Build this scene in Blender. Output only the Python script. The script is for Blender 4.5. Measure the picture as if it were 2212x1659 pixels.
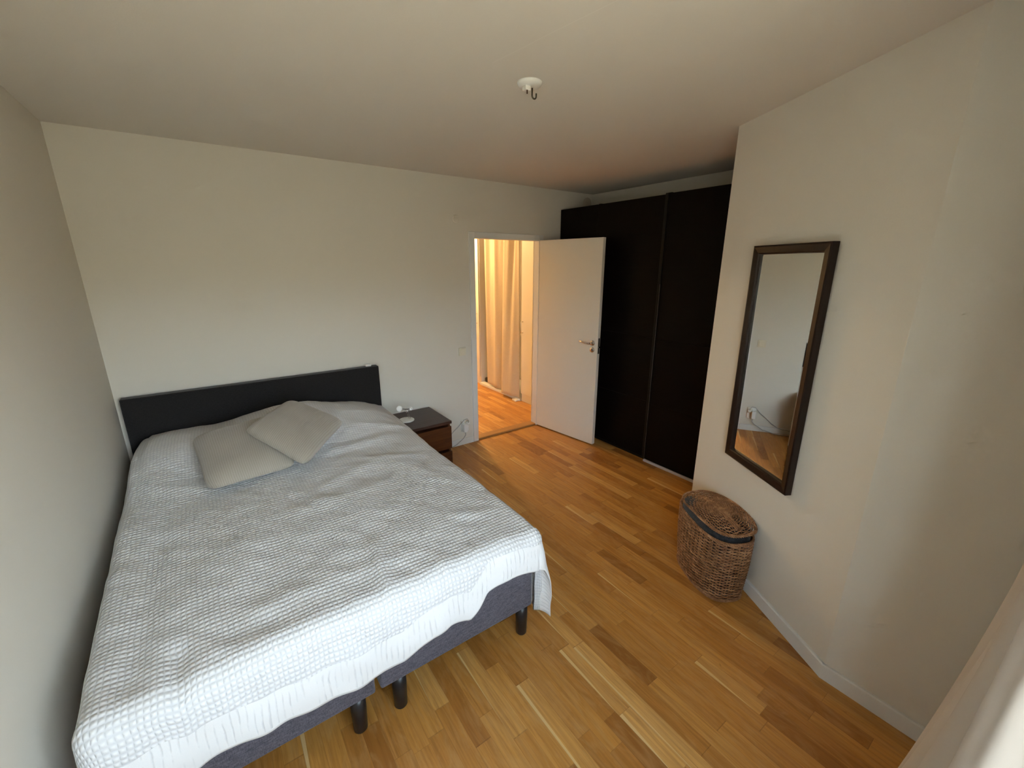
import bpy, bmesh, math, random
import numpy as np
from mathutils import Vector, Matrix
random.seed(5)
for o in list(bpy.data.objects): bpy.data.objects.remove(o)
S = bpy.context.scene
COL = S.collection
PI = math.pi
H = 2.5                                   # ceiling height

# ------------------------------------------------------------------ camera
cam = bpy.data.cameras.new('camera'); camo = bpy.data.objects.new('camera', cam); COL.objects.link(camo)
cam.sensor_fit = 'HORIZONTAL'; cam.sensor_width = 36; cam.lens = 915.687 * 36 / 2212
cam.clip_start = 0.02
yaw, pitch, roll = math.radians(35.546), math.radians(15.702), math.radians(-0.094)
f = Vector((math.sin(yaw)*math.cos(pitch), math.cos(yaw)*math.cos(pitch), -math.sin(pitch)))
r = Vector((math.cos(yaw), -math.sin(yaw), 0)); d = f.cross(r)
r2 = math.cos(roll)*r + math.sin(roll)*d; d2 = -math.sin(roll)*r + math.cos(roll)*d
M = Matrix((r2, -d2, -f)).transposed().to_4x4(); M.translation = Vector((0.5656, -3.5493, 1.7652))
camo.matrix_world = M
S.camera = camo

# ------------------------------------------------------------------ light and exposure
SKY, GROUND, HALL, EXPO = 4.5, 8.2, 33.0, 1.73
S.view_settings.view_transform = 'Standard'; S.view_settings.look = 'None'
S.view_settings.gamma = 1; S.view_settings.use_curve_mapping = False
S.view_settings.exposure = EXPO
S.cycles.use_adaptive_sampling = True; S.cycles.adaptive_threshold = 0.10; S.cycles.adaptive_min_samples = 16
S.cycles.max_bounces = 6; S.cycles.diffuse_bounces = 4; S.cycles.glossy_bounces = 3; S.cycles.transmission_bounces = 3
W = bpy.data.worlds.new('world'); S.world = W; W.use_nodes = True
wn, wl = W.node_tree.nodes, W.node_tree.links
wn.clear()
wo = wn.new('ShaderNodeOutputWorld'); wb = wn.new('ShaderNodeBackground'); tc = wn.new('ShaderNodeTexCoord')
sx = wn.new('ShaderNodeSeparateXYZ'); cr = wn.new('ShaderNodeValToRGB')
wl.new(tc.outputs['Generated'], sx.inputs[0]); wl.new(sx.outputs['Z'], cr.inputs[0])
e = cr.color_ramp.elements
e[0].position = 0.0; e[0].color = (0.30*GROUND, 0.27*GROUND, 0.21*GROUND, 1)        # ground and trees outside
e[1].position = 1.0; e[1].color = (0.30*SKY, 0.37*SKY, 0.45*SKY, 1)
for p_, c_ in ((0.07, (0.30*GROUND, 0.27*GROUND, 0.21*GROUND, 1)), (0.13, (1.48*SKY, 1.67*SKY, 1.90*SKY, 1)), (0.26, (1.20*SKY, 1.38*SKY, 1.58*SKY, 1)), (0.50, (0.50*SKY, 0.60*SKY, 0.72*SKY, 1))):
    q = e.new(p_); q.color = c_
wl.new(cr.outputs[0], wb.inputs[0]); wl.new(wb.outputs[0], wo.inputs[0])
WX0, WX1, WZ0, WZ1 = 0.36, 1.50, 0.60, 2.14      # window opening in the wall behind the camera
FY = -3.75
pl = bpy.data.lights.new('window_portal', 'AREA'); pl.shape = 'RECTANGLE'; pl.size = WX1-WX0; pl.size_y = WZ1-WZ0
pl.cycles.is_portal = True
po = bpy.data.objects.new('window_portal', pl); COL.objects.link(po)
po.location = ((WX0+WX1)/2, FY-0.13, (WZ0+WZ1)/2); po.rotation_euler = (PI/2, 0, PI)
hl = bpy.data.lights.new('hall_light', 'POINT'); hl.energy = HALL; hl.color = (1.0, 0.62, 0.26); hl.shadow_soft_size = 0.09
ho = bpy.data.objects.new('hall_light', hl); COL.objects.link(ho); ho.location = (3.2, 2.1, 2.27)

# ------------------------------------------------------------------ helpers
def tag(o, label=None, cat=None, group=None, kind=None):
    if label: o['label'] = label
    if cat: o['category'] = cat
    if group: o['group'] = group
    if kind: o['kind'] = kind
    return o
def empty(name, loc, label=None, cat=None, kind=None, rz=0):
    o = bpy.data.objects.new(name, None); COL.objects.link(o); o.location = loc; o.rotation_euler = (0, 0, rz)
    o.empty_display_size = 0.05
    return tag(o, label, cat, None, kind)
def obj(name, bm, mat, parent=None, smooth=False, world=True):
    me = bpy.data.meshes.new(name); bm.normal_update(); bm.to_mesh(me); bm.free()
    o = bpy.data.objects.new(name, me); COL.objects.link(o)
    if mat: me.materials.append(mat)
    if smooth:
        me.polygons.foreach_set('use_smooth', [True]*len(me.polygons))
    if parent is not None:
        o.parent = parent
        if world:                          # mesh written in world coordinates
            bpy.context.view_layer.update()
            o.matrix_parent_inverse = parent.matrix_world.inverted()
    return o
def mw(parent):
    bpy.context.view_layer.update(); return parent.matrix_world
def box(bm, x0, x1, y0, y1, z0, z1, bev=0, mat=None, seg=2):
    n = bmesh.new()
    vs = [n.verts.new((x, y, z)) for x in (x0, x1) for y in (y0, y1) for z in (z0, z1)]
    for q in ((0,1,3,2),(4,6,7,5),(0,4,5,1),(2,3,7,6),(0,2,6,4),(1,5,7,3)): n.faces.new([vs[i] for i in q])
    if bev: bmesh.ops.bevel(n, geom=n.edges[:], offset=bev, segments=seg, profile=.5, affect='EDGES')
    if mat is not None: bmesh.ops.transform(n, matrix=mat, verts=n.verts)
    bmesh.ops.recalc_face_normals(n, faces=n.faces)
    merge(bm, n)
def merge(bm, n):
    me = bpy.data.meshes.new('t'); n.to_mesh(me); n.free(); bm.from_mesh(me); bpy.data.meshes.remove(me)
def tube(bm, pts, rad, seg=8, closed=False, caps=True):
    pts = [Vector(p) for p in pts]; N = len(pts); rings = []
    up = None
    for i, p in enumerate(pts):
        a = pts[(i-1) % N] if (closed or i > 0) else p
        b = pts[(i+1) % N] if (closed or i < N-1) else p
        t = (b-a).normalized()
        if up is None:
            up = Vector((0, 0, 1)) if abs(t.z) < .9 else Vector((1, 0, 0))
        u = (up - t*up.dot(t)).normalized(); v = t.cross(u); up = u
        rr = rad[i] if isinstance(rad, (list, tuple)) else rad
        rings.append([bm.verts.new(p + (u*math.cos(k*2*PI/seg) + v*math.sin(k*2*PI/seg))*rr) for k in range(seg)])
    for i in range(N if closed else N-1):
        A, B = rings[i], rings[(i+1) % N]
        for k in range(seg): bm.faces.new((A[k], A[(k+1) % seg], B[(k+1) % seg], B[k]))
    if caps and not closed:
        bm.faces.new(rings[0][::-1]); bm.faces.new(rings[-1])
def lathe(bm, prof, c=(0,0,0), axis=(0,0,1), seg=40):
    ax = Vector(axis).normalized(); q = Vector((0,0,1)).rotation_difference(ax).to_matrix(); c = Vector(c); rings = []
    for (rr, z) in prof:
        if rr < 1e-6: rings.append([bm.verts.new(c + q @ Vector((0,0,z)))]); continue
        rings.append([bm.verts.new(c + q @ Vector((rr*math.cos(k*2*PI/seg), rr*math.sin(k*2*PI/seg), z))) for k in range(seg)])
    for A, B in zip(rings, rings[1:]):
        for k in range(seg):
            k2 = (k+1) % seg
            if len(A) == 1 and len(B) == 1: continue
            if len(A) == 1: bm.faces.new((A[0], B[k2], B[k]))
            elif len(B) == 1: bm.faces.new((A[k], A[k2], B[0]))
            else: bm.faces.new((A[k], A[k2], B[k2], B[k]))
    bmesh.ops.recalc_face_normals(bm, faces=bm.faces)
def BM(): return bmesh.new()

# ------------------------------------------------------------------ materials
class Nodes:
    def __init__(s, name):
        s.m = bpy.data.materials.new(name); s.m.use_nodes = True; s.t = s.m.node_tree
        s.n, s.l = s.t.nodes, s.t.links; s.b = s.n['Principled BSDF']
    def put(s, sock, v):
        if v is None: return
        if isinstance(v, bpy.types.NodeSocket): s.l.new(v, sock)
        elif isinstance(v, (tuple, list)) and len(v) == 3 and sock.type == 'RGBA': sock.default_value = (*v, 1)
        else: sock.default_value = v
    def math(s, op, a, b=None, c=None):
        n = s.n.new('ShaderNodeMath'); n.operation = op
        for i, v in enumerate((a, b, c)): s.put(n.inputs[i], v)
        return n.outputs[0]
    def coord(s, which='Object'): return s.n.new('ShaderNodeTexCoord').outputs[which]
    def xyz(s, v):
        n = s.n.new('ShaderNodeSeparateXYZ'); s.l.new(v, n.inputs[0]); return n.outputs
    def comb(s, x, y, z=0.0):
        n = s.n.new('ShaderNodeCombineXYZ')
        for i, v in enumerate((x, y, z)): s.put(n.inputs[i], v)
        return n.outputs[0]
    def mapping(s, v, scale=(1,1,1), rot=(0,0,0)):
        n = s.n.new('ShaderNodeMapping'); s.l.new(v, n.inputs[0]); n.inputs['Scale'].default_value = scale
        n.inputs['Rotation'].default_value = rot; return n.outputs[0]
    def noise(s, v, scale=5, detail=3, rough=.5, dist=0):
        n = s.n.new('ShaderNodeTexNoise'); s.l.new(v, n.inputs['Vector']) if v else None
        n.inputs['Scale'].default_value = scale; n.inputs['Detail'].default_value = detail
        n.inputs['Roughness'].default_value = rough; n.inputs['Distortion'].default_value = dist; return n.outputs['Fac']
    def white(s, v, dim='2D'):
        n = s.n.new('ShaderNodeTexWhiteNoise'); n.noise_dimensions = dim
        s.l.new(v, n.inputs['W' if dim == '1D' else 'Vector']); return n.outputs
    def ramp(s, v, stops):
        n = s.n.new('ShaderNodeValToRGB'); s.l.new(v, n.inputs[0]); e = n.color_ramp.elements
        e[0].position, e[0].color = stops[0][0], (*stops[0][1], 1)
        e[1].position, e[1].color = stops[-1][0], (*stops[-1][1], 1)
        for p, c in stops[1:-1]: q = e.new(p); q.color = (*c, 1)
        return n.outputs[0]
    def mix(s, fac, a, b, mode='MIX'):
        n = s.n.new('ShaderNodeMix'); n.data_type = 'RGBA'; n.blend_type = mode
        s.put(n.inputs[0], fac); s.put(n.inputs[6], a); s.put(n.inputs[7], b); return n.outputs[2]
    def bump(s, h, strength=.5, dist=.001, normal=None):
        n = s.n.new('ShaderNodeBump'); s.l.new(h, n.inputs['Height']); n.inputs['Strength'].default_value = strength
        n.inputs['Distance'].default_value = dist
        if normal: s.l.new(normal, n.inputs['Normal'])
        s.l.new(n.outputs[0], s.b.inputs['Normal']); return n.outputs[0]
    def set(s, col=None, rough=None, metal=None, spec=None, sheen=None):
        s.put(s.b.inputs['Base Color'], col); s.put(s.b.inputs['Roughness'], rough); s.put(s.b.inputs['Metallic'], metal)
        s.put(s.b.inputs['Specular IOR Level'], spec); s.put(s.b.inputs['Sheen Weight'], sheen); return s.m

def simple(name, col, rough=.5, metal=0, spec=.5, bscale=None, bdist=.0005, var=0):
    N = Nodes(name); c = col
    if bscale or var: co = N.coord()
    if var: c = N.mix(N.math('MULTIPLY', N.noise(co, 9, 4), var), col, tuple(v*.55 for v in col))
    if bscale: N.bump(N.noise(co, bscale, 3), .6, bdist)
    return N.set(c, rough, metal, spec)

def paint(name, col, seam=None):
    N = Nodes(name); co = N.coord()
    c = N.mix(N.math('MULTIPLY', N.noise(co, 1.3, 3), .10), col, tuple(v*.8 for v in col))
    if seam is not None:
        x = N.xyz(co)[0]; y = N.xyz(co)[1]
        xx = N.math('ADD', N.math('SUBTRACT', x, seam), N.math('MULTIPLY', y, .142))
        dd = N.math('LESS_THAN', N.math('ABSOLUTE', N.math('ADD', xx, N.math('MULTIPLY', N.noise(co, 3, 2), .01))), .0022)
        c = N.mix(N.math('MULTIPLY', N.math('MULTIPLY', dd, N.math('LESS_THAN', y, -1.98)), .16), c, (.95, .93, .88))
    h = N.noise(co, 160, 4, .6)
    N.bump(h, .25, .0012)
    return N.set(c, .85, 0, .25)

wall_m = paint('wall_paint', (.71, .675, .60))
ceil_m = paint('ceiling_paint', (.74, .70, .635), 1.316)
white_m = simple('white_lacquer', (.78, .77, .73), .42, spec=.4)
trimw_m = simple('white_trim_paint', (.74, .74, .72), .45, spec=.4)
door_m = simple('door_lacquer', (.74, .71, .64), .38, spec=.4, bscale=220, bdist=.0002)
plastic_m = simple('white_plastic', (.80, .80, .77), .35)
cream_m = simple('cream_plastic', (.74, .68, .54), .4)
chrome_m = simple('brushed_steel', (.62, .60, .57), .22, 1)
dark_metal_m = simple('dark_metal', (.035, .032, .03), .4, .8)
black_m = simple('black_gloss', (.003, .003, .003), .4, spec=.25)
leg_m = simple('black_plastic_leg', (.012, .011, .012), .38)
hook_m = simple('hook_metal', (.10, .09, .06), .35, .8)
brown_m = simple('brown_plastic', (.06, .025, .012), .4)
mirror_m = simple('mirror_silver', (.86, .88, .86), .0, 1)
alu_m = simple('white_aluminium', (.62, .61, .64), .35, .3)

def dark_wood(name, a, b, rough, axis='z', spec=.4):
    N = Nodes(name); co = N.coord()
    sc = {'z': (60, 60, 2.5), 'y': (60, 2.5, 60), 'x': (2.5, 60, 60)}[axis]
    g = N.noise(N.mapping(co, sc), 1.0, 5, .65, .4)
    c = N.ramp(g, [(.3, a), (.7, b)])
    N.bump(g, .3, .0004)
    return N.set(c, rough, 0, spec)
ward_m = dark_wood('black_brown_wood', (.0025, .0018, .0015), (.005, .0034, .0026), .5, 'y', .1)
ward_side_m = dark_wood('black_brown_side', (.0025, .0018, .0015), (.006, .0045, .0036), .45, 'z', .2)
mframe_m = dark_wood('mirror_frame_wood', (.007, .003, .002), (.018, .0075, .005), .35, 'z', .3)
stand_top_m = dark_wood('nightstand_veneer_top', (.035, .018, .014), (.065, .036, .027), .36, 'x')
stand_m = dark_wood('nightstand_veneer', (.055, .018, .007), (.12, .042, .015), .38, 'x')

def floor_mat():
    N = Nodes('oak_parquet'); co = N.coord(); X, Y, Z = N.xyz(co)[:3]
    xs = N.math('DIVIDE', X, .067); st = N.math('FLOOR', xs); fx = N.math('FRACT', xs)
    r1 = N.white(st, '1D')[0]; r2 = N.white(N.math('ADD', st, 31.7), '1D')[0]
    L = N.math('MULTIPLY_ADD', r2, .20, .36)
    ys = N.math('ADD', N.math('DIVIDE', Y, L), N.math('MULTIPLY', r1, 13.0))
    ys = N.math('ADD', ys, N.math('MULTIPLY', N.math('SINE', N.math('MULTIPLY', ys, 2.3)), .22))
    pc = N.math('FLOOR', ys); fy = N.math('FRACT', ys)
    w = N.white(N.comb(st, pc)); rv = w[0]; rc = N.xyz(w[1])
    c = N.ramp(rv, [(0, (.28, .105, .019)), (.16, (.44, .190, .038)), (.55, (.53, .245, .052)), (.84, (.58, .28, .064)), (1, (.68, .37, .11))])
    # grain
    gco = N.comb(N.math('MULTIPLY', X, 75.0), N.math('MULTIPLY', Y, 3.4), N.math('MULTIPLY', rv, 40.0))
    g = N.noise(gco, 1.0, 5, .62, .7)
    c = N.mix(N.ramp(g, [(.34, (.45,)*3), (.60, (0,)*3)]), c, (.20, .072, .014))
    fco = N.comb(N.math('MULTIPLY', X, 14.0), N.math('MULTIPLY', Y, 4.0), N.math('MULTIPLY', rv, 77.0))
    fl = N.noise(fco, 1.0, 4, .6, 2.2)
    c = N.mix(N.ramp(fl, [(.45, (0,)*3), (.75, (.42,)*3)]), c, (.56, .33, .13))
    # pale sapwood edges, wedge shaped
    wid = N.math('MULTIPLY', N.math('MULTIPLY_ADD', rc[1], .34, .05), N.math('MULTIPLY', fy, N.math('ADD', N.noise(gco, .25, 2), .35)))
    sap = N.math('MULTIPLY', N.math('LESS_THAN', fx, wid), N.math('GREATER_THAN', rc[0], .80))
    c = N.mix(N.math('MULTIPLY', sap, .78), c, (.72, .50, .24))
    # dark flecks
    kn = N.noise(N.comb(N.math('MULTIPLY', X, 26.0), N.math('MULTIPLY', Y, 7.0), 0.0), 1, 3, .6, 1.0)
    c = N.mix(N.ramp(kn, [(.70, (0,)*3), (.80, (.55,)*3)]), c, (.09, .035, .01))
    # joints
    j1 = N.math('LESS_THAN', fx, .018); j2 = N.math('LESS_THAN', fy, .006)
    j = N.math('MAXIMUM', j1, j2)
    c = N.mix(N.math('MULTIPLY', j, .35), c, (.12, .05, .015))
    N.bump(N.math('SUBTRACT', N.math('MULTIPLY', g, .25), j), .35, .0006)
    rr = N.math('MULTIPLY_ADD', g, .16, .34)
    return N.set(c, rr, 0, .42)
floor_m = floor_mat()
def plain_oak():
    N = Nodes('oak_threshold'); co = N.coord(); g = N.noise(N.mapping(co, (4, 60, 60)), 1, 4, .6, .5)
    return N.set(N.ramp(g, [(.3, (.30, .145, .045)), (.7, (.42, .22, .075))]), .4, 0, .4)
oak_m = plain_oak()

def weave(name, a, b, scale, dist, rough=.9, sheen=.2):
    N = Nodes(name); co = N.coord()
    n1 = N.noise(N.mapping(co, (scale*4, scale, scale*.9)), 1, 2, .6); n2 = N.noise(N.mapping(co, (scale*.5, scale*.5, scale*4)), 1, 2, .6)
    m = N.math('MULTIPLY', N.math('ADD', n1, n2), .5)
    N.bump(m, .8, dist)
    return N.set(N.ramp(m, [(.38, a), (.62, b)]), rough, 0, .2, sheen)
grey_fab = weave('grey_melange_fabric', (.045, .042, .055), (.125, .118, .145), 90, .001)
head_fab = weave('charcoal_fabric', (.008, .0075, .008), (.021, .020, .021), 110, .0008)
laundry_m = weave('dark_laundry_cloth', (.010, .011, .013), (.030, .031, .036), 60, .001)
curtain_hall_m = weave('beige_linen', (.52, .44, .33), (.62, .53, .41), 180, .0005, .9, .1)

def blanket_mat():
    N = Nodes('white_waffle_cotton')
    uv = N.n.new('ShaderNodeUVMap'); uv.uv_map = 'cloth'; hv = N.n.new('ShaderNodeUVMap'); hv.uv_map = 'hem'
    U, V, _ = N.xyz(uv.outputs[0])[:3]; hd = N.xyz(hv.outputs[0])[1]
    co = N.coord(); wob = N.math('MULTIPLY', N.noise(co, 18, 2), .011)
    P = 2*PI/.0165
    a = N.math('SINE', N.math('MULTIPLY', N.math('ADD', U, wob), P)); b = N.math('SINE', N.math('MULTIPLY', N.math('ADD', V, wob), 2*PI/.0195))
    dots = N.math('MULTIPLY', N.math('POWER', N.math('MULTIPLY_ADD', a, .5, .5), .40), N.math('POWER', N.math('MULTIPLY_ADD', b, .5, .5), .75))
    ribs = N.math('MULTIPLY', N.math('POWER', N.math('MULTIPLY_ADD', N.math('SINE', N.math('MULTIPLY', N.math('ADD', U, N.math('MULTIPLY', N.noise(co, 7, 2), .03)), 2*PI/.022)), .5, .5), 7.0), N.ramp(N.noise(co, 16, 3), [(.42, (0,)*3), (.68, (.75,)*3)]))
    band = N.math('LESS_THAN', hd, N.math('MULTIPLY_ADD', N.noise(co, 5, 1), .03, .125))
    hem = N.math('LESS_THAN', hd, .012)
    h = N.math('ADD', N.math('MULTIPLY', dots, N.math('SUBTRACT', 1.0, band)), N.math('MULTIPLY', N.math('SUBTRACT', 1.0, ribs), band))
    h = N.math('ADD', N.math('MULTIPLY', h, N.math('SUBTRACT', 1.0, hem)), hem)
    fine = N.noise(co, 420, 2)
    b1 = N.n.new('ShaderNodeBump'); N.l.new(h, b1.inputs['Height']); b1.inputs['Strength'].default_value = .75; b1.inputs['Distance'].default_value = .0040
    N.bump(fine, .25, .0012, b1.outputs[0])
    c = N.mix(h, (.60, .60, .61), (.74, .735, .73))
    m = N.set(c, .92, 0, .15, .15)
    return m
blanket_m = blanket_mat()
def cushion_mat():
    N = Nodes('taupe_corduroy'); uv = N.n.new('ShaderNodeUVMap'); uv.uv_map = 'cloth'; U, V, _ = N.xyz(uv.outputs[0])[:3]
    co = N.coord(); s = N.math('SINE', N.math('MULTIPLY', N.math('ADD', U, N.math('MULTIPLY', N.noise(co, 12, 2), .006)), 2*PI/.0115))
    h = N.math('MULTIPLY_ADD', s, .5, .5)
    fz = N.noise(co, 300, 3)
    b1 = N.n.new('ShaderNodeBump'); N.l.new(h, b1.inputs['Height']); b1.inputs['Strength'].default_value = .40; b1.inputs['Distance'].default_value = .002
    N.bump(fz, .5, .0015, b1.outputs[0])
    c = N.mix(h, (.34, .305, .255), (.41, .372, .315)); c = N.mix(N.math('MULTIPLY', N.noise(co, 7, 3), .35), c, (.35, .31, .26))
    return N.set(c, .95, 0, .1, .35)
cushion_m = cushion_mat()
def wicker_mat():
    N = Nodes('wicker'); co = N.coord(); n1 = N.noise(co, 40, 3, .6); n2 = N.noise(N.mapping(co, (1, 1, 7)), 9, 2)
    v = N.math('MULTIPLY', N.math('ADD', n1, n2), .5)
    c = N.ramp(v, [(.30, (.11, .046, .019)), (.5, (.28, .130, .058)), (.70, (.54, .31, .16))])
    N.bump(N.noise(co, 350, 2), .3, .0006)
    return N.set(c, .48, 0, .4)
wicker_m = wicker_mat()
def sheer_mat():
    N = Nodes('white_curtain_cloth'); co = N.coord()
    N.bump(N.noise(co, 500, 2), .2, .0004)
    m = N.set((.58, .535, .49), .9, 0, .1)
    tr = N.n.new('ShaderNodeBsdfTranslucent'); tr.inputs[0].default_value = (.80, .72, .66, 1)
    mx = N.n.new('ShaderNodeMixShader'); mx.inputs[0].default_value = .05
    out = N.n['Material Output']; N.l.new(N.b.outputs[0], mx.inputs[1]); N.l.new(tr.outputs[0], mx.inputs[2]); N.l.new(mx.outputs[0], out.inputs[0])
    return m
sheer_m = sheer_mat()
def glass_mat():
    N = Nodes('window_glass'); tr = N.n.new('ShaderNodeBsdfTransparent'); tr.inputs[0].default_value = (.96, .98, .97, 1)
    gl = N.n.new('ShaderNodeBsdfGlossy'); gl.inputs['Roughness'].default_value = .0
    mx = N.n.new('ShaderNodeMixShader'); mx.inputs[0].default_value = .06
    N.l.new(tr.outputs[0], mx.inputs[1]); N.l.new(gl.outputs[0], mx.inputs[2]); N.l.new(mx.outputs[0], N.n['Material Output'].inputs[0])
    return N.m
glass_m = glass_mat()

# ------------------------------------------------------------------ room shell
P1 = Vector((3.107, -2.137)); P2 = Vector((2.543, -3.158)); T2 = (P2-P1).normalized(); N2 = Vector((T2.y, -T2.x))
if N2.dot(Vector((.566, -3.55))-P1) < 0: N2 = -N2
XR = 4.174                                # wall behind the wardrobe
def struct(name, bm, m): return tag(obj(name, bm, m), kind='structure')
def bxs(*bl):
    bm = BM()
    for b in bl: box(bm, *b)
    return bm
struct('floor', bxs((-.15, 4.7, -3.95, 3.6, -.12, 0)), floor_m)
struct('ceiling', bxs((-.15, 4.7, -3.95, 3.6, H, H+.12)), ceil_m)
DX0, DX1, DZ = 2.668, 3.430, 2.0
struct('wall_back', bxs((-.12, DX0-.02, 0, .07, 0, H), (DX1+.02, XR+.12, 0, .07, 0, H), (DX0-.02, DX1+.02, 0, .07, DZ+.02, H)), wall_m)
struct('wall_left', bxs((-.12, 0, FY, 0, 0, H)), wall_m)
struct('wall_front', bxs((-.12, WX0, FY-.14, FY, 0, H), (WX1, 2.66, FY-.14, FY, 0, H), (WX0, WX1, FY-.14, FY, 0, WZ0), (WX0, WX1, FY-.14, FY, WZ1, H)), wall_m)
struct('wall_right', bxs((P2.x, P2.x+.12, FY, P2.y, 0, H)), wall_m)
bm = BM()
q = [P1, P2, P2 - N2*.12 + T2*.04, Vector((P1.x+.14, P1.y-.06))]
q = [P1, P2, Vector((P2.x+.12, P2.y)), Vector((P1.x+.30, P1.y-.12)), Vector((P1.x+.30, P1.y))]
lo = [bm.verts.new((p.x, p.y, 0)) for p in q]; up = [bm.verts.new((p.x, p.y, H)) for p in q]
bm.faces.new(lo); bm.faces.new(up)
for i in range(len(q)): bm.faces.new((lo[i], lo[(i+1) % len(q)], up[(i+1) % len(q)], up[i]))
bmesh.ops.recalc_face_normals(bm, faces=bm.faces)
struct('wall_angled', bm, wall_m)
struct('wall_alcove', bxs((XR, XR+.12, -2.257, 0, 0, H), (P1.x+.30, XR+.12, -2.257, -2.137, 0, H)), wall_m)
# hall beyond the door
HX0 = 1.6
struct('wall_hall', bxs((HX0-.12, HX0, .07, 3.2, 0, H), (HX0-.12, 4.5, 3.2, 3.32, 0, H), (4.42, 4.54, .07, 3.2, 0, H)), wall_m)

# baseboards
def bboard(name, a, b, n, h=.062, t=.013, parent=None):
    a, b, n = Vector(a), Vector(b), Vector(n).normalized(); dr = (b-a).normalized(); Lh = (b-a).length
    m = Matrix(((dr.x, n.x, 0, a.x), (dr.y, n.y, 0, a.y), (0, 0, 1, 0), (0, 0, 0, 1)))
    bm = BM(); prof = [(0, 0), (t, 0), (t, h-.006), (t-.004, h), (0, h)]
    A = [bm.verts.new(m @ Vector((0, y, z))) for y, z in prof]; B = [bm.verts.new(m @ Vector((Lh, y, z))) for y, z in prof]
    for i in range(5): bm.faces.new((A[i], A[(i+1) % 5], B[(i+1) % 5], B[i]))
    bm.faces.new(A); bm.faces.new(B); bmesh.ops.recalc_face_normals(bm, faces=bm.faces)
    return struct(name, bm, trimw_m)
bboard('baseboard_back', (.0, 0), (DX0-.06, 0), (0, -1))
bboard('baseboard_left', (0, -.015), (0, FY), (1, 0))
e1 = P2 + N2*0
bboard('baseboard_angled', P1, P2 + T2*.004, N2, .075)
bboard('baseboard_right', (P2.x, P2.y+.006), (P2.x, FY), (-1, 0), .075)
bboard('baseboard_front', (0, FY), (P2.x, FY), (0, 1))

# window behind the camera
wf = empty('window_1', ((WX0+WX1)/2, FY-.07, WZ0), kind='structure')
bm = BM(); y0, y1, ft = FY-.11, FY-.05, .055
box(bm, WX0, WX0+ft, y0, y1, WZ0, WZ1, .004); box(bm, WX1-ft, WX1, y0, y1, WZ0, WZ1, .004)
box(bm, WX0+ft, WX1-ft, y0, y1, WZ0, WZ0+ft, .004); box(bm, WX0+ft, WX1-ft, y0, y1, WZ1-ft, WZ1, .004)
mxw = (WX0+WX1)/2; box(bm, mxw-.03, mxw+.03, y0, y1, WZ0+ft, WZ1-ft, .004)
obj('window_frame', bm, white_m, wf)
bm = BM(); box(bm, WX0+ft, mxw-.03, FY-.084, FY-.078, WZ0+ft, WZ1-ft); obj('window_pane', bm, glass_m, wf)
bm = BM(); box(bm, mxw+.03, WX1-ft, FY-.084, FY-.078, WZ0+ft, WZ1-ft); obj('window_pane', bm, glass_m, wf)
bm = BM(); box(bm, WX0-.03, WX1+.03, FY-.05, FY+.03, WZ0-.025, WZ0, .004); obj('window_sill', bm, white_m, wf)

# ------------------------------------------------------------------ door
dr = empty('door_1', (DX1, 0, 0), 'white interior door standing open beside the black-brown wardrobe', 'door', 'structure')
bm = BM()
cw = .056
box(bm, DX0-cw, DX0, -.014, .002, 0, DZ+cw, .003); box(bm, DX1, DX1+cw, -.014, .002, 0, DZ+cw, .003)
box(bm, DX0, DX1, -.014, .002, DZ, DZ+cw, .003)
box(bm, DX0-.02, DX0, 0, .078, 0, DZ, .002); box(bm, DX1, DX1+.02, 0, .078, 0, DZ, .002); box(bm, DX0-.02, DX1+.02, 0, .078, DZ, DZ+.02, .002)
box(bm, DX0-cw, DX0, .068, .082, 0, DZ+cw, .003); box(bm, DX1, DX1+cw, .068, .082, 0, DZ+cw, .003)
obj('door_frame', bm, trimw_m, dr)
bm = BM(); box(bm, DX0, DX1, -.004, .100, 0, .020, .006); obj('threshold', bm, oak_m, dr)
# leaf: local x along the leaf from the hinge, local y thickness away from the room side
ang = math.atan2(-.768, .104)
LM = Matrix.Translation((DX1+.003, -.018, 0)) @ Matrix.Rotation(ang, 4, 'Z')
LL = .775
bm = BM(); box(bm, 0, LL, 0, .040, .012, 2.004, .0025, LM); leaf = obj('door_leaf', bm, door_m, dr)
def L(x, y, z): return LM @ Vector((x, y, z))
def lathe_at(prof, p, n): b = BM(); lathe(b, prof, p, n, 28); return b
ny = (LM.to_3x3() @ Vector((0, -1, 0)))
hx, hz = LL-.058, 1.045
ros = [(0, -.001), (.026, -.001), (.026, .006), (.023, .009), (.0, .009)]
bm = lathe_at(ros, L(hx, 0, hz), ny)
lathe(bm, [(.0, .0), (.009, .0), (.009, .045), (0, .045)], L(hx, 0, hz), ny, 20)
pts = [L(hx, -.045, hz), L(hx-.015, -.05, hz), L(hx-.05, -.05, hz+.001), L(hx-.09, -.047, hz+.004), L(hx-.125, -.044, hz+.009)]
tube(bm, pts, [.010, .010, .009, .0085, .0085], 12)
hd = obj('door_handle', bm, chrome_m, leaf, True); hd['label'] = 'steel lever handle'
bm = lathe_at(ros, L(hx, 0, hz-.066), ny)
kh = obj('keyhole_rosette', bm, chrome_m, leaf, True)
bm = lathe_at([(0, .0085), (.005, .0085), (.005, .010), (0, .010)], L(hx, 0, hz-.062), ny); box(bm, hx-.0018, hx+.0018, -.010, -.0085, hz-.083, hz-.064, 0, LM)
obj('keyhole', bm, black_m, leaf)
bm = BM(); box(bm, LL-.002, LL+.0015, .010, .031, hz-.10, hz+.05, .0006, LM); obj('lock_plate', bm, dark_metal_m, leaf)
bm = BM(); box(bm, LL, LL+.008, .012, .029, hz-.045, hz-.028, .002, LM); obj('latch_bolt', bm, chrome_m, leaf)
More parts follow.
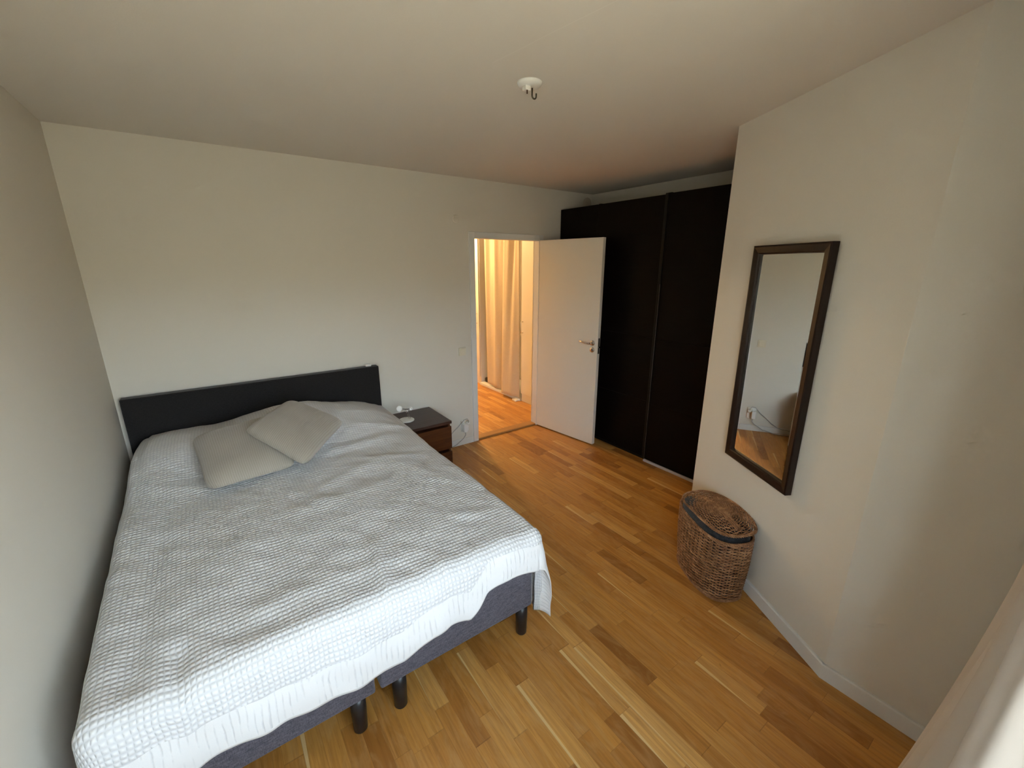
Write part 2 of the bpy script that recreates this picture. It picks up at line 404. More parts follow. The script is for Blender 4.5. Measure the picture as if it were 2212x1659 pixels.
# other side handle
bm = lathe_at(ros, L(hx, .04, hz), -ny); tube(bm, [L(hx, .04, hz), L(hx, .085, hz), L(hx-.12, .085, hz+.006)], .009, 12)
obj('door_handle', bm, chrome_m, leaf, True)

# ------------------------------------------------------------------ wardrobe
wd = empty('wardrobe', (3.95, -1.06, 0), 'tall black-brown wardrobe with sliding panel doors behind the open door', 'wardrobe')
WX = 3.703; WT = 2.313; YE = -2.125
bm = BM(); box(bm, WX+.055, XR-.006, YE, -.006, .012, WT-.01, .002); box(bm, WX+.06, XR-.02, YE+.02, -.03, 0, .012); obj('carcass', bm, ward_side_m, wd)
def panel_door(name, y0, y1, x0, x1, z0, z1, lw=.0):
    bm = BM(); zs = [z0, .567, 1.150, 1.748, z1]
    for a, b in zip(zs, zs[1:]): box(bm, x0, x1, y1, y0, a+.0016, b-.0016, 0)
    box(bm, x0+.006, x1-.002, y1+.002, y0-.002, z0+.002, z1-.002)
    return obj(name, bm, ward_m, wd)
bm = BM(); box(bm, WX+.012, WX+.034, -.526, -.010, .02, WT, .0015, seg=1); obj('hinged_door', bm, ward_m, wd)
dA = panel_door('sliding_door', -.532, -1.345, WX+.010, WX+.036, .022, WT)
dB = panel_door('sliding_door', -1.312, -2.115, WX-.022, WX+.004, .022, WT)
bm = BM(); box(bm, WX-.030, WX-.004, -1.318, -1.292, .022, WT+.002, .003); obj('door_edge_profile', bm, black_m, dB)
bm = BM(); box(bm, WX-.0308, WX-.0298, -1.3185, -1.3172, .03, WT-.7); obj('edge_highlight', bm, simple('highlight_grey', (.22, .21, .20), .5), dB)  # highlight line on the gloss profile, put in as a thin grey strip
bm = BM(); box(bm, WX+.004, WX+.012, -1.345, -1.330, .022, WT, .001); obj('door_edge_profile', bm, black_m, dA)
bm = BM(); box(bm, WX-.034, WX-.004, -2.12, -1.312, .0, .021, .002); fr = obj('floor_rail', bm, alu_m, wd); fr['label'] = 'pale grey bottom rail'
bm = BM(); box(bm, WX+.006, WX+.05, -1.31, -.535, .0, .020, .002); obj('floor_rail', bm, ward_side_m, wd)
bm = BM(); box(bm, WX+.016, WX+.045, -.565, -.535, WT-.001, WT+.004, .001); obj('top_guide', bm, black_m, wd)
bm = BM(); box(bm, WX-.018, WX+.03, -1.34, -1.305, WT-.001, WT+.004, .001); obj('top_guide', bm, black_m, wd)
# vent above the wardrobe
bm = BM(); lathe(bm, [(0, 0), (.060, 0), (.060, .006), (.052, .014), (.020, .016), (0, .016)], (4.095, 0, 2.402), (0, -1, 0), 36)
tag(obj('air_vent', bm, simple('vent_plastic', (.50, .45, .38), .6), None, True), 'round pale wall vent high up in the corner above the wardrobe', 'vent')

# ------------------------------------------------------------------ hall closets and curtain
def handle(parent, x, y, z0, z1):
    bm = BM(); m = (z0+z1)/2
    pts = [(x+.001, y, z0)] + [(x-.030-.006*math.sin(PI*k/8), y, z0+(z1-z0)*k/8) for k in range(9)] + [(x+.001, y, z1)]
    tube(bm, pts, .0045, 8); return obj('handle', bm, chrome_m, parent, True)
closet_m = simple('closet_white', (.74, .70, .63), .5, spec=.4)
cr_ = empty('closet', (4.1, .45, 0), 'white hallway closet to the right of the beige curtain', 'closet')
bm = BM(); box(bm, 3.832, 4.41, .14, .80, .0, 2.40, .002); obj('closet_body', bm, closet_m, cr_)
bm = BM(); box(bm, 3.812, 3.830, .145, .79, .115, 2.40, .0015); cd = obj('closet_door', bm, closet_m, cr_); handle(cd, 3.812, .755, .93, 1.07)
cl_ = empty('closet', (4.1, 2.3, 0), 'white hallway closet to the left of the beige curtain', 'closet')
bm = BM(); box(bm, 3.832, 4.41, 1.83, 2.80, .0, 2.40, .002); obj('closet_body', bm, closet_m, cl_)
bm = BM(); box(bm, 3.812, 3.830, 1.84, 2.31, .115, 2.40, .0015); cd = obj('closet_door', bm, closet_m, cl_); handle(cd, 3.812, 1.885, .93, 1.07)
bm = BM(); box(bm, 3.812, 3.830, 2.318, 2.79, .115, 2.40, .0015); cd = obj('closet_door', bm, closet_m, cl_); handle(cd, 3.812, 2.36, .93, 1.07)
bm = BM(); box(bm, 3.80, 4.41, .802, 1.828, 0, .035, .003); tag(obj('niche_plinth', bm, trimw_m), 'low white plinth board under the beige hallway curtain', 'plinth')
bm = BM(); box(bm, 3.87, 3.98, 1.70, 1.80, .036, .11, .02); tag(obj('shoe', bm, simple('black_shoe', (.01, .01, .01), .5), None, True), 'dark shoe in the niche left of the curtain hem', 'shoe')
bm = BM(); box(bm, 3.745, 3.80, .815, .90, .0, .022, .003, Matrix.Rotation(0, 4, 'Z')); tag(obj('plastic_cover', bm, plastic_m), 'small white piece on the floor at the right end of the curtain', 'cover')
bm = BM(); tube(bm, [(3.835, .80, 2.374), (3.835, 1.83, 2.374)], .012, 12); tag(obj('curtain_rod', bm, alu_m), 'rod carrying the beige hallway curtain between the closets', 'curtain rod')
bm = BM(); ny_, nz_ = 120, 40; g = []
for j in range(nz_+1):
    z = .045 + (2.36-.045)*j/nz_; k = 1 - j/nz_; row = []
    for i in range(ny_+1):
        u = i/ny_                                    # 0 at right (low y) .. 1
        y = .825 + u*(.80 - .02*k)
        fold = .026*math.sin(u*2*PI*3.1+.8)*(1-.6*k) + .008*math.sin(u*2*PI*7+2)*(1-k)
        big = k*(.10*math.exp(-((u-.27)/.20)**4) + .02*math.exp(-((u-.80)/.2)**4)) - k*.02*math.exp(-((u-.55)/.05)**2)
        x = 3.825 - fold - big
        row.append(bm.verts.new((x, y, z + (.015*math.sin(u*7) + .02*(u > .5))*k*(1 if j == 0 else 0))))
    g.append(row)
for j in range(nz_):
    for i in range(ny_): bm.faces.new((g[j][i], g[j][i+1], g[j+1][i+1], g[j+1][i]))
o = obj('hall_curtain', bm, curtain_hall_m, None, True); sm = o.modifiers.new('s', 'SOLIDIFY'); sm.thickness = .003
tag(o, 'beige linen curtain hanging between two white closets in the hallway', 'curtain')

# ------------------------------------------------------------------ bed
bed = empty('bed', (.85, -1.2, 0), 'double bed with charcoal headboard and two grey upholstered bases', 'bed')
bm = BM(); box(bm, .034, 1.666, -.092, -.022, .12, .950, .008, seg=3); obj('headboard', bm, head_fab, bed)
for (x0, x1) in ((.125, .868), (.888, 1.628)):
    bm = BM(); box(bm, x0, x1, -2.232, -.095, .178, .40, .010, seg=3)
    b = obj('bed_base', bm, grey_fab, bed)
    for lx in (x0+.085, x1-.062 if x0 < .5 else x1-.025) if x0 < .5 else (x0+.083, x1-.032):
        for ly in (-2.19, -.20):
            bm = BM(); lathe(bm, [(0, 0), (.022, 0), (.026, .006), (.029, .10), (.029, .18), (0, .18)], (lx, ly, 0), (0, 0, 1), 28)
            obj('leg', bm, leg_m, b, True)
bm = BM(); box(bm, .175, 1.618, -2.20, -.11, .402, .545, .03, seg=4); obj('mattress', bm, simple('mattress_white', (.7, .7, .68), .9, bscale=200), bed)
bm = BM(); box(bm, 1.566, 1.612, -.070, -.034, .951, .968, .005, seg=3); tag(obj('plastic_box', bm, plastic_m), 'small white plastic box lying on the top edge of the headboard', 'box')

# bedspread
X0, X1, YH, YF, RB = .085, 1.635, -.100, -2.190, .072
hx_ = [0, .12, .34, .49, .68, .88, .97, 1.10, 1.18, 1.27, 1.33, 1.36, 1.49, 1.56, 1.62, 2.3]
hz_ = [.30, .30, .305, .285, .268, .262, .270, .315, .320, .300, .360, .395, .408, .398, .392, .39]
px_ = [0, .06, .15, .30, .44, .56, .70, .80, .95, 1.08, 1.2, 1.4, 1.52, 1.60, 1.66]
pz_ = [.02, .05, .125, .135, .125, .130, .165, .185, .200, .190, .165, .125, .085, .045, .0]
py_ = [-1.2, -1.05, -.92, -.80, -.68, -.56, -.45, -.32, -.20, -.10, 0]
pw_ = [0, .02, .07, .20, .45, .74, .94, 1.0, .93, .78, .7]
RIDGES = [(1.023,-.884,1.569,-.805,.014,.045),(.915,-1.267,1.331,-1.102,.012,.05),(1.331,-1.102,1.500,-1.415,.010,.045),
 (.692,-1.435,1.198,-1.405,.008,.06),(.329,-2.066,.320,-2.410,-.018,.03),(.307,-2.220,.258,-2.366,.006,.03),
 (.498,-2.052,.872,-2.037,.010,.05),(.872,-2.037,1.126,-2.080,.008,.05),(1.006,-1.879,.953,-2.202,.012,.028),
 (1.199,-2.168,1.117,-2.389,.012,.03),(.242,-1.163,.220,-1.901,-.012,.05),(.220,-1.901,.214,-2.187,-.016,.04),
 (.371,-2.157,.730,-2.217,.010,.04),(.645,-1.135,.476,-1.960,.008,.09),(1.382,-1.925,1.610,-1.986,.009,.045),
 (.448,-1.561,1.287,-1.704,.006,.08),(1.15,-1.02,1.60,-1.20,.010,.04),(1.30,-.62,1.62,-.70,.010,.035),(.12,-.75,.45,-.95,.012,.06),(.10,-1.15,.38,-1.35,.008,.06)]
def segd(x, y, a):
    ax, ay, bx, by = a[:4]; dx, dy = bx-ax, by-ay
    t = max(0, min(1, ((x-ax)*dx+(y-ay)*dy)/(dx*dx+dy*dy)))
    return math.hypot(x-ax-t*dx, y-ay-t*dy), t
from mathutils import noise as mnoise
def wrinkle(x, y):
    z = 0
    for a in RIDGES:
        dd, t = segd(x, y, a); z += a[4]*math.exp(-(dd/a[5])**2)*(.35+.65*math.sin(PI*min(max(t, 0), 1))**.7 if True else 1)
    z += .008*mnoise.noise(Vector((x*2.2, y*2.6, 3.1))) + .005*mnoise.noise(Vector((x*6, y*5, 8.1))) + .0042*mnoise.noise(Vector((x*13+y*8, y*8, 1))) + .004*mnoise.noise(Vector((x*4-y*9, y*3+x*7, 5)))
    return z
def ztop(x, y):
    z = .592 + float(np.interp(x, px_, pz_))*float(np.interp(y, py_, pw_)) + .010*math.sin(min(max((x-X0)/(X1-X0), 0), 1)*PI)
    return z + wrinkle(x, y)
SO_R, SO_L = .52, .27
ns_top = 150; s_vals = [-SO_L + SO_L*i/24 for i in range(24)] + [(X1-X0)*i/ns_top for i in range(ns_top)] + [(X1-X0) + SO_R*i/44 for i in range(45)]
TL_ = YH - YF; nt_top, nt_f = 200, 34
bm = BM(); luv = bm.loops.layers.uv.new('cloth'); huv = bm.loops.layers.uv.new('hem')
vals = {}; grid = []
for s in s_vals:
    over_s = s-(X1-X0) if s > X1-X0 else (s if s < 0 else 0)
    xx0 = X0 + min(max(s, 0), X1-X0)
    oh = .592 - float(np.interp(X0+s, hx_, hz_)) + .004*math.sin(s*37) + .030
    row = []
    for j in range(nt_top+nt_f+1):
        if j <= nt_top: t = TL_*j/nt_top
        else: t = TL_ + oh*(j-nt_top)/nt_f
        to = max(0, t-TL_); so = abs(over_s)
        yy = YH - min(t, TL_)
        xx = xx0 + float(np.interp(yy, [-2.22, -2.0, -1.67, -1.0, -.5, 0], [.068, .055, .042, .025, .03, .05]))*max(0, 1-(xx0-X0)/.9)
        zt = ztop(xx, yy)
        rr = math.hypot(so, to)
        R = (.040 + (RB-.040)*(to/rr if rr > 0 else 0)) if over_s >= 0 else .05 + .02*(to/rr if rr > 0 else 0)
        if rr < 1e-9:
            p = (xx, yy, zt)
        else:
            cx, cy = so/rr*(1 if over_s >= 0 else -1), -to/rr
            s2 = (2*so*to/rr/rr)
            if rr < R*PI/2: hzt, dp = R*math.sin(rr/R), R*(1-math.cos(rr/R))
            else:
                rest = rr-R*PI/2
                k = .20*s2**1.3 if over_s > 0 else 0
                if to > 0 and over_s <= 0: k = .05*mnoise.noise(Vector((s*7, 2.2, to*3))) + .02 + .05*math.sin(s*21)*.4
                if over_s > 0 and to == 0: k = .05 + .10*mnoise.noise(Vector((yy*6, 5.2, 0)))
                if over_s < 0: k = .06 if to > 0 else (.01 + .05*mnoise.noise(Vector((yy*6, 1.2, 0))))
                hzt, dp = R + k*rest, R + math.sqrt(max(0, 1-k*k))*rest
            px, py, pz = xx + cx*hzt, yy + cy*hzt, zt - dp
            if over_s < 0: px = max(px, .010 + .004*math.sin(yy*20))
            if to > 0: py += .006*mnoise.noise(Vector((s*9, to*12, 4)))
            p = (px, py, max(pz, .012 + .004*(j % 2)))
        v = bm.verts.new(p); hemd = (TL_+oh-t)
        vals[v] = ((s, t), (s, hemd)); row.append(v)
    grid.append(row)
for a, b in zip(grid, grid[1:]):
    for j in range(len(a)-1):
        fc = bm.faces.new((a[j], a[j+1], b[j+1], b[j]))
        for lp in fc.loops: lp[luv].uv = vals[lp.vert][0]; lp[huv].uv = vals[lp.vert][1]
bmesh.ops.recalc_face_normals(bm, faces=bm.faces)
o = obj('bedspread', bm, blanket_m, None, True)
if o.data.polygons[len(o.data.polygons)//2].normal.z < 0: o.data.flip_normals()
sm = o.modifiers.new('s', 'SOLIDIFY'); sm.thickness = .005; sm.offset = -1
tag(o, 'white waffle-weave bedspread covering the bed and hanging over its foot', 'bedspread')

def cushion(TL, TR, BR, BL, th, label, seed):
    TL, TR, BR, BL = map(Vector, (TL, TR, BR, BL)); n = 44; bm = BM(); luv = bm.loops.layers.uv.new('cloth'); U = {}
    wdt = ((TR-TL).length+(BR-BL).length)/2; hgt = ((BL-TL).length+(BR-TR).length)/2; sides = []
    for sg in (1, -1):
        G = []
        for i in range(n+1):
            rowv = []
            for j in range(n+1):
                u, v = i/n, j/n; a, b = 2*u-1, 2*v-1
                # slightly concave sides, rounded corners
                pu = .5+.5*(a*(1-.045*(1-b*b)) - .085*a*abs(a)**3*abs(b)**7); pv = .5+.5*(b*(1-.045*(1-a*a)) - .085*b*abs(b)**3*abs(a)**7)
                p = (TL*(1-pu)+TR*pu)*(1-pv) + (BL*(1-pu)+BR*pu)*pv
                nn = (TR-TL).cross(BL-TL).normalized(); nn = nn if nn.z > 0 else -nn
                t = th*((1-a**4)*(1-b**4))**.6
                t += .006*mnoise.noise(Vector((u*4+seed, v*4, sg)))*(1-a*a)*(1-b*b)*2
                t -= .007*math.exp(-((a+b*.4-.1)/.12)**2)*max(0, b-.5)*2*(1-b**8)
                if sg > 0 or (0 < i < n and 0 < j < n): 
                    vv = bm.verts.new(p + nn*t*(sg if sg > 0 else -.55)); U[vv] = (u*wdt, v*hgt); rowv.append(vv)
                else: rowv.append(sides[0][i][j])
            G.append(rowv)
        sides.append(G)
        for i in range(n):
            for j in range(n):
                q = (G[i][j], G[i+1][j], G[i+1][j+1], G[i][j+1])
                fc = bm.faces.new(q if sg > 0 else q[::-1])
                for lp in fc.loops: lp[luv].uv = U[lp.vert]
    bmesh.ops.recalc_face_normals(bm, faces=bm.faces)
    c = (TL+TR+BL+BR)/4
    o = obj('cushion', bm, cushion_m, None, True); tag(o, label, 'cushion', 'taupe cushions on the bed'); return o
cushion((.362, -.50, .755), (.870, -.52, .820), (.850, -1.04, .655), (.422, -1.085, .652), .072, 'taupe ribbed cushion lying flat on the bed, partly under the other cushion', 1)
cushion((.925, -.44, .880), (1.215, -.71, .742), (.873, -1.165, .690), (.622, -.80, .845), .070, 'taupe ribbed cushion turned cornerwise, resting on top of the other cushion', 7)

# ------------------------------------------------------------------ nightstand, lamp
NX0, NX1, NY0, NY1, NZ = 1.732, 2.127, -.470, -.018, .478
nt = empty('nightstand', (1.93, -.245, 0), 'low brown veneer nightstand with two drawers between bed and door', 'nightstand')
bm = BM(); box(bm, NX0-.002, NX1+.002, NY0-.004, NY1, NZ-.024, NZ, .002); obj('top', bm, stand_top_m, nt)
bm = BM(); box(bm, NX0+.004, NX0+.022, NY0+.022, NY1, 0, NZ-.024, .001); box(bm, NX1-.022, NX1-.004, NY0+.022, NY1, 0, NZ-.024, .001)
box(bm, NX0+.02, NX1-.02, NY1-.02, NY1, .03, NZ-.024); box(bm, NX0+.02, NX1-.02, NY0+.024, NY1-.02, .03, .05); obj('carcass', bm, stand_m, nt)
for a, b in ((.225, .428), (.012, .196)):
    bm = BM(); box(bm, NX0+.001, NX1-.001, NY0, NY0+.018, a, b, .0015); box(bm, NX0+.03, NX1-.03, NY0+.018, NY1-.05, a+.01, b-.02); obj('drawer', bm, stand_m, nt)
lc = Vector((1.815, -.250, NZ))
lp_ = empty('table_lamp', lc, 'small white table lamp with round base and thin steel arm on nightstand', 'lamp')
bm = BM(); lathe(bm, [(0, 0), (.058, 0), (.064, .003), (.064, .010), (.060, .013), (0, .0135)], lc, seg=56); obj('lamp_base', bm, plastic_m, lp_, True)
jt = Vector((1.812, -.262, NZ+.108)); hdp = Vector((1.752, -.270, NZ+.128)); cwp = Vector((1.853, -.262, NZ+.104))
bm = BM()
for off in (-.006, .006): tube(bm, [lc+Vector((.030+off, .0, .013)), lc+Vector((.014+off, -.006, .060)), jt+Vector((off, 0, -.004))], .0022, 8)
obj('arm', bm, chrome_m, lp_, True)
bm = BM(); tube(bm, [hdp, jt, cwp], .0032, 10); obj('crossbar', bm, dark_metal_m, lp_, True)
vdir = (Vector((.566, -3.55, 1.2))-hdp).normalized()
bm = BM(); lathe(bm, [(0, -.012), (.014, -.010), (.023, -.002), (.025, .004), (.022, .008), (0, .010)], hdp, vdir, 36); obj('lamp_head', bm, plastic_m, lp_, True)
bm = BM(); lathe(bm, [(0, -.008), (.010, -.007), (.0155, 0), (.013, .006), (.006, .007), (.005, .005), (0, .005)], cwp, vdir, 30); obj('counterweight', bm, plastic_m, lp_, True)

# ------------------------------------------------------------------ wall fittings
sw = empty('light_switch', (2.509, 0, .961), 'square cream light switch on the wall left of the doorway', 'light switch')
bm = BM(); box(bm, 2.472, 2.546, -.012, 0, .922, .998, .002); obj('switch_plate', bm, cream_m, sw)
bm = BM(); box(bm, 2.483, 2.535, -.018, -.011, .934, .988, .002); obj('rocker', bm, cream_m, sw)
so = empty('wall_socket', (2.515, 0, .21), 'white double wall socket low on the wall beside the nightstand', 'socket')
bm = BM(); box(bm, 2.470, 2.555, -.012, 0, .140, .262, .004); obj('socket_plate', bm, plastic_m, so)
bm = BM(); lathe(bm, [(0, 0), (.021, 0), (.021, .002), (.019, .002), (.018, .001), (0, .001)], (2.525, -.012, .235), (0, -1, 0), 28); obj('socket_face', bm, cream_m, so)
cable_m = simple('grey_cable', (.40, .40, .40), .5)
pa = empty('power_adapter', (2.49, -.012, .19), 'white plug-in power adapter with cable in the wall socket', 'power adapter')
bm = BM(); box(bm, 2.473, 2.512, -.066, -.0125, .148, .232, .006, seg=3); obj('adapter_body', bm, plastic_m, pa)
bm = BM(); tube(bm, [(2.495, -.045, .150), (2.498, -.046, .115), (2.47, -.05, .085), (2.39, -.05, .035), (2.28, -.055, .008), (2.16, -.06, .0055), (2.135, -.07, .0055)], .0035, 8); obj('cable', bm, cable_m, pa, True)
pg = empty('power_plug', (2.53, -.012, .23), 'white power plug in the upper half of the socket with looping cable', 'plug')
bm = BM(); lathe(bm, [(0, .0), (.019, .0), (.019, .022), (.014, .034), (0, .036)], (2.5345, -.013, .228), (0, -1, 0), 28); obj('plug_body', bm, plastic_m, pg, True)
bm = BM(); tube(bm, [(2.530, -.044, .235), (2.532, -.055, .262), (2.515, -.055, .285), (2.485, -.045, .278), (2.45, -.030, .235), (2.42, -.020, .20), (2.38, -.016, .17), (2.31, -.014, .105), (2.25, -.018, .065), (2.20, -.022, .052), (2.155, -.024, .050), (2.135, -.026, .04)], .0028, 8); obj('cable', bm, cable_m, pg, True)
bm = BM(); lathe(bm, [(0, 0), (.034, 0), (.034, .0015), (.030, .003), (0, .003)], (2.489, 0, 2.155), (0, -1, 0), 36)
tag(obj('blank_cover', bm, wall_m, None, True), 'round painted-over blank cover on the wall above left of doorway', 'cover')
# ceiling outlet with hook
cc = Vector((1.815, -1.925, H))
ch = empty('ceiling_outlet', cc, 'round white ceiling lamp outlet with metal hook', 'ceiling outlet')
bm = BM(); lathe(bm, [(0, 0), (.053, 0), (.053, .004), (.047, .013), (.030, .018), (0, .019)], cc, (0, 0, -1), 44); obj('rose', bm, plastic_m, ch, True)
bm = BM(); box(bm, 1.785, 1.812, -1.938, -1.912, H-.034, H-.015, .003); sk = obj('connector', bm, plastic_m, ch)
bm = BM(); box(bm, 1.793, 1.798, -1.936, -1.931, H-.048, H-.033, .001); obj('pin', bm, brown_m, sk)
bm = BM(); pts = [(1.828, -1.925, H-.015), (1.828, -1.925, H-.040)] + [(1.839-.011*math.cos(a), -1.925, H-.045-.011*math.sin(a)) for a in [PI*k/8 for k in range(9)]] + [(1.850, -1.925, H-.034)]
tube(bm, pts, .0032, 10); obj('hook', bm, hook_m, ch, True)

# ------------------------------------------------------------------ wall mirror
def WP(s, off, z): p = P1 + T2*s + N2*off; return Vector((p.x, p.y, z))
ms0, ms1, mz0, mz1, fw, fd = .334, .821, .705, 1.860, .041, .034
c0 = WP((ms0+ms1)/2, 0, mz0)
mr = empty('wall_mirror', c0, 'tall mirror in a dark brown wooden frame on the angled wall', 'mirror')
bm = BM()
MM = Matrix(((T2.x+N2.x*.006, N2.x*.0065, N2.x, P1.x-N2.x*(.0065*mz0+.006*ms0)), (T2.y+N2.y*.006, N2.y*.0065, N2.y, P1.y-N2.y*(.0065*mz0+.006*ms0)), (0, 1, 0, 0), (0, 0, 0, 1)))   # (s, z, off)
def member(pts2, name):
    prof = [(0, .002), (0, fd), (.2, fd+.002), (.86, fd-.002), (1, fd-.008), (1, .002)]
    # pts2: outer a, outer b, inner b, inner a
    oa, ob, ib, ia = [Vector(p) for p in pts2]
    A = [bm.verts.new(MM @ Vector((*(oa.lerp(ia, t)), d))) for t, d in prof]; B = [bm.verts.new(MM @ Vector((*(ob.lerp(ib, t)), d))) for t, d in prof]
    for i in range(len(prof)): bm.faces.new((A[i], A[(i+1) % 6], B[(i+1) % 6], B[i]))
    bm.faces.new(A); bm.faces.new(B)
o4 = [(ms0, mz0), (ms1, mz0), (ms1, mz1), (ms0, mz1)]; i4 = [(ms0+fw, mz0+fw), (ms1-fw, mz0+fw), (ms1-fw, mz1-fw), (ms0+fw, mz1-fw)]
for k in range(4): member((o4[k], o4[(k+1) % 4], i4[(k+1) % 4], i4[k]), 'm')
bmesh.ops.recalc_face_normals(bm, faces=bm.faces)
obj('mirror_frame', bm, mframe_m, mr)
bm = BM(); bw, go = .016, .018
oo = [(ms0+fw-.004, mz0+fw-.004), (ms1-fw+.004, mz0+fw-.004), (ms1-fw+.004, mz1-fw+.004), (ms0+fw-.004, mz1-fw+.004)]
ii = [(ms0+fw+bw, mz0+fw+bw), (ms1-fw-bw, mz0+fw+bw), (ms1-fw-bw, mz1-fw-bw), (ms0+fw+bw, mz1-fw-bw)]
A = [bm.verts.new(MM @ Vector((a, b, go-.0027))) for a, b in oo]; B = [bm.verts.new(MM @ Vector((a, b, go))) for a, b in ii]; C_ = [bm.verts.new(MM @ Vector((a, b, .006))) for a, b in oo]
bm.faces.new(B); bm.faces.new(C_)
for k in range(4): bm.faces.new((A[k], A[(k+1) % 4], B[(k+1) % 4], B[k])); bm.faces.new((A[k], A[(k+1) % 4], C_[(k+1) % 4], C_[k]))
bmesh.ops.recalc_face_normals(bm, faces=bm.faces); obj('mirror_glass', bm, mirror_m, mr)

# ------------------------------------------------------------------ wicker basket
BS, BO = .497, .147
def BP(sc, oc, hl_, hd_, a, z, dr_=0):
    c, s = math.cos(a), math.sin(a); ex = 2/2.7
    x = hl_*math.copysign(abs(c)**ex, c); y = hd_*math.copysign(abs(s)**ex, s)
    l = math.hypot(x, y); x += dr_*x/l; y += dr_*y/l
    return WP(sc+x, oc+y, z)
def sizes(k):   # k 0 bottom .. 1 top
    b = .005*math.sin(PI*k)
    return BS+.003*k, BO+.006*k, .214+.024*k+b, .123+.014*k+b
bk = empty('laundry_basket', WP(BS, BO, 0), 'oval brown wicker laundry basket with lid under the mirror', 'basket')
HB = .375; NST = 36
# arc-length spaced angles
aa = [k*2*PI/1440 for k in range(1441)]; pp = [BP(*sizes(.5), a, 0) for a in aa]; cum = [0]
for a, b in zip(pp, pp[1:]): cum.append(cum[-1]+(b-a).length)
def ang_at(fr): return float(np.interp((fr % 1)*cum[-1], cum, aa))
SUB = 4; NR = 40
bm = BM()
for rr in range(NR):
    k = rr/(NR-1); z = .012 + (HB-.020)*k; sz = sizes(k)
    pts = [BP(*sz, ang_at(i/(NST*SUB)), z + .0012*math.sin(i*.7+rr*3), .0046*math.cos(PI*i/SUB + PI*rr) + .0006*mnoise.noise(Vector((i*.3, rr, 0)))) for i in range(NST*SUB)]
    tube(bm, pts, .0036, 5, closed=True)
obj('woven_body', bm, wicker_m, bk, True)
bm = BM()
for i in range(NST):
    a = ang_at(i/NST); a2 = ang_at(i/NST+.0035)
    for q in (a, a2): tube(bm, [BP(*sizes(k), q, .004+HB*k) for k in (0, .25, .5, .75, 1)], .0022, 5)
st_ = obj('stakes', bm, wicker_m, bk, True)
def braid(bm, f_, n, turns, rad, tr):
    for ph in (0, 2*PI/3, 4*PI/3):
        pts = []
        for i in range(n):
            a = ang_at(i/n); w = 2*PI*turns*i/n+ph; c0_, dz_, dro = f_(a)
            pts.append(BP(*c0_, a, dz_ + rad*math.sin(w), rad*math.cos(w)+dro))
        tube(bm, pts, tr, 6, closed=True)
bm = BM(); braid(bm, lambda a: (sizes(1), HB+.004, 0), 300, 36, .005, .0036); obj('rim', bm, wicker_m, bk, True)
bm = BM(); braid(bm, lambda a: (sizes(0), .0095, .003), 300, 36, .005, .0036); obj('foot_rim', bm, wicker_m, bk, True)
bm = BM()
ns = 48; bot = [bm.verts.new(BP(*sizes(0), 2*PI*k/ns, .004)) for k in range(ns)]; tp = [bm.verts.new(BP(*sizes(0), 2*PI*k/ns, .010)) for k in range(ns)]
bm.faces.new(bot); bm.faces.new(tp)
for k in range(ns): bm.faces.new((bot[k], bot[(k+1) % ns], tp[(k+1) % ns], tp[k]))
bmesh.ops.recalc_face_normals(bm, faces=bm.faces); obj('bottom', bm, wicker_m, bk)
# lining seen through the weave and the laundry bulging over the rim
bm = BM()
L_ = [(0, .02), (.3, .012), (.7, .012), (.93, .016), (.97, .06), (.975, .20), (.97, .34), (.965, .372), (.955, .396), (.90, .408), (.6, .418), (0, .42)]
rings = []
for sc_, z in L_:
    if sc_ == 0: rings.append([bm.verts.new(WP(BS, BO, z))]); continue
    kk = z/HB; s0, s1, s2_, s3 = sizes(min(kk, 1)); ring = []
    for k in range(72):
        a = ang_at(k/72); nz = .0035*mnoise.noise(Vector((math.cos(a)*3, math.sin(a)*3, z*9)))
        ring.append(bm.verts.new(BP(s0, s1, s2_*sc_-.006, s3*sc_-.006, a, z + (nz*2 if z > .37 else 0), nz if z > .1 else 0)))
    rings.append(ring)
for A, B in zip(rings, rings[1:]):
    for k in range(72):
        if len(A) == 1: bm.faces.new((A[0], B[k], B[(k+1) % 72]))
        elif len(B) == 1: bm.faces.new((A[k], A[(k+1) % 72], B[0]))
        else: bm.faces.new((A[k], A[(k+1) % 72], B[(k+1) % 72], B[k]))
bmesh.ops.recalc_face_normals(bm, faces=bm.faces)
tag(obj('laundry', bm, laundry_m, None, True), 'dark grey laundry filling the wicker basket and showing under its lid', 'laundry')
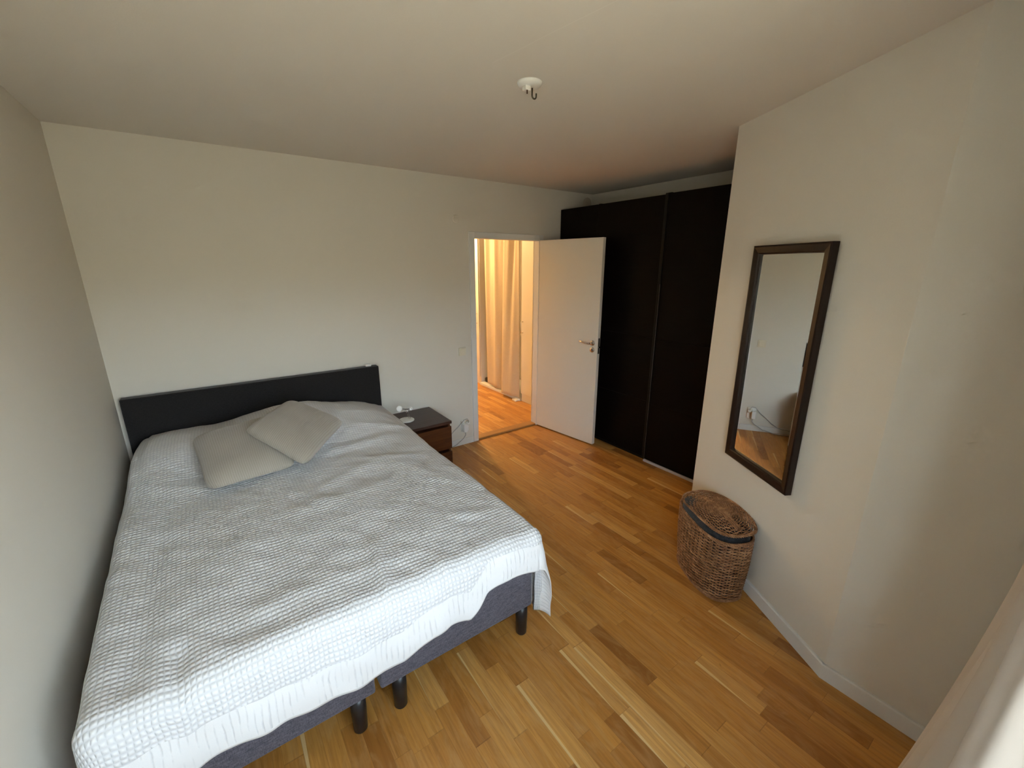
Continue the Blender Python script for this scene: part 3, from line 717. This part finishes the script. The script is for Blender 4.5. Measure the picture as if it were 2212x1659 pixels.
# lid: tilted towards the wall, woven in strips, braided edge
def LID(a, fr, dz=0):
    sc_, oc = BS-.014, BO-.014
    p = BP(sc_, oc, .236*fr+.006, .127*fr+.004, a, 0); q = (Vector((p.x, p.y))-P1); s = q.dot(T2); off = q.dot(N2)
    z = .418 + .010*(s-sc_)/.22 - .010*(off-oc)/.12 + .016*(1-fr*fr) + .006*math.sin(s*14+1) + dz
    return Vector((p.x, p.y, z))
ld = empty('lid', (0, 0, 0)); ld.parent = bk; ld.matrix_parent_inverse = mw(bk).inverted()
bm = BM(); NSL = 36
for rr in range(17):
    fr = .10 + .88*rr/16
    pts = [LID(ang_at(i/(NSL*4)), fr, .0040*math.cos(PI*i/4+PI*rr)) for i in range(NSL*4)]
    tube(bm, pts, .0028, 5, closed=True)
lidw = obj('lid', bm, wicker_m, bk, True)
bpy.data.objects.remove(ld); lidw.name = 'lid'
bm = BM()
for i in range(NSL):
    a = ang_at(i/NSL); tube(bm, [LID(a, fr) for fr in (.05, .3, .55, .8, 1.0)], .0024, 5)
for dv in (-.014, -.005, .005, .014):
    pts = []
    for k in range(13):
        s = BS-.014 + (-.20+.40*k/12); off = BO-.014+dv; z = .418 + .010*(s-BS)/.22 + .020*(1-((s-BS)/.22)**2)*.8 + .006*math.sin(s*14+1) + .004
        pts.append(WP(s, off, z))
    tube(bm, pts, .0034, 6)
obj('lid_stakes', bm, wicker_m, lidw, True)
bm = BM()
for ph in (0, 2*PI/3, 4*PI/3):
    pts = []
    for i in range(300):
        w = 2*PI*34*i/300+ph; p = LID(ang_at(i/300), 1.0 + .03*math.cos(w), .0045*math.sin(w)); pts.append(p)
    tube(bm, pts, .0034, 6, closed=True)
obj('lid_rim', bm, wicker_m, lidw, True)

# ------------------------------------------------------------------ window curtain, pulled to the right of the camera
bm = BM(); nx_, nz_ = 150, 60; G = []
for j in range(nz_+1):
    z = .015 + (2.40-.015)*j/nz_; row = []
    fl = max(0.0, (1.32-z)/1.32)
    for i in range(nx_+1):
        u = i/nx_; x = 1.50 + .97*u
        w1 = math.sin(u*2*PI*5.5-PI/2); w2 = math.sin(u*2*PI*13-PI/2)
        y = -3.610 + .028*w1 + .008*w2 + .145*fl**1.5*math.exp(-((x-1.95)/.35)**2) + .02*fl*w1
        y = max(y, FY+.035)
        row.append(bm.verts.new((x + .01*math.cos(u*40), y, z)))
    G.append(row)
for j in range(nz_):
    for i in range(nx_): bm.faces.new((G[j][i], G[j][i+1], G[j+1][i+1], G[j+1][i]))
o = obj('window_curtain', bm, sheer_m, None, True)
tag(o, 'pale white curtain hanging at the right edge near the camera', 'curtain')
bm = BM(); tube(bm, [(.10, -3.665, 2.42), (2.50, -3.665, 2.42)], .011, 14); tag(obj('curtain_rail', bm, alu_m), 'curtain rail above the window behind the camera', 'curtain rail')
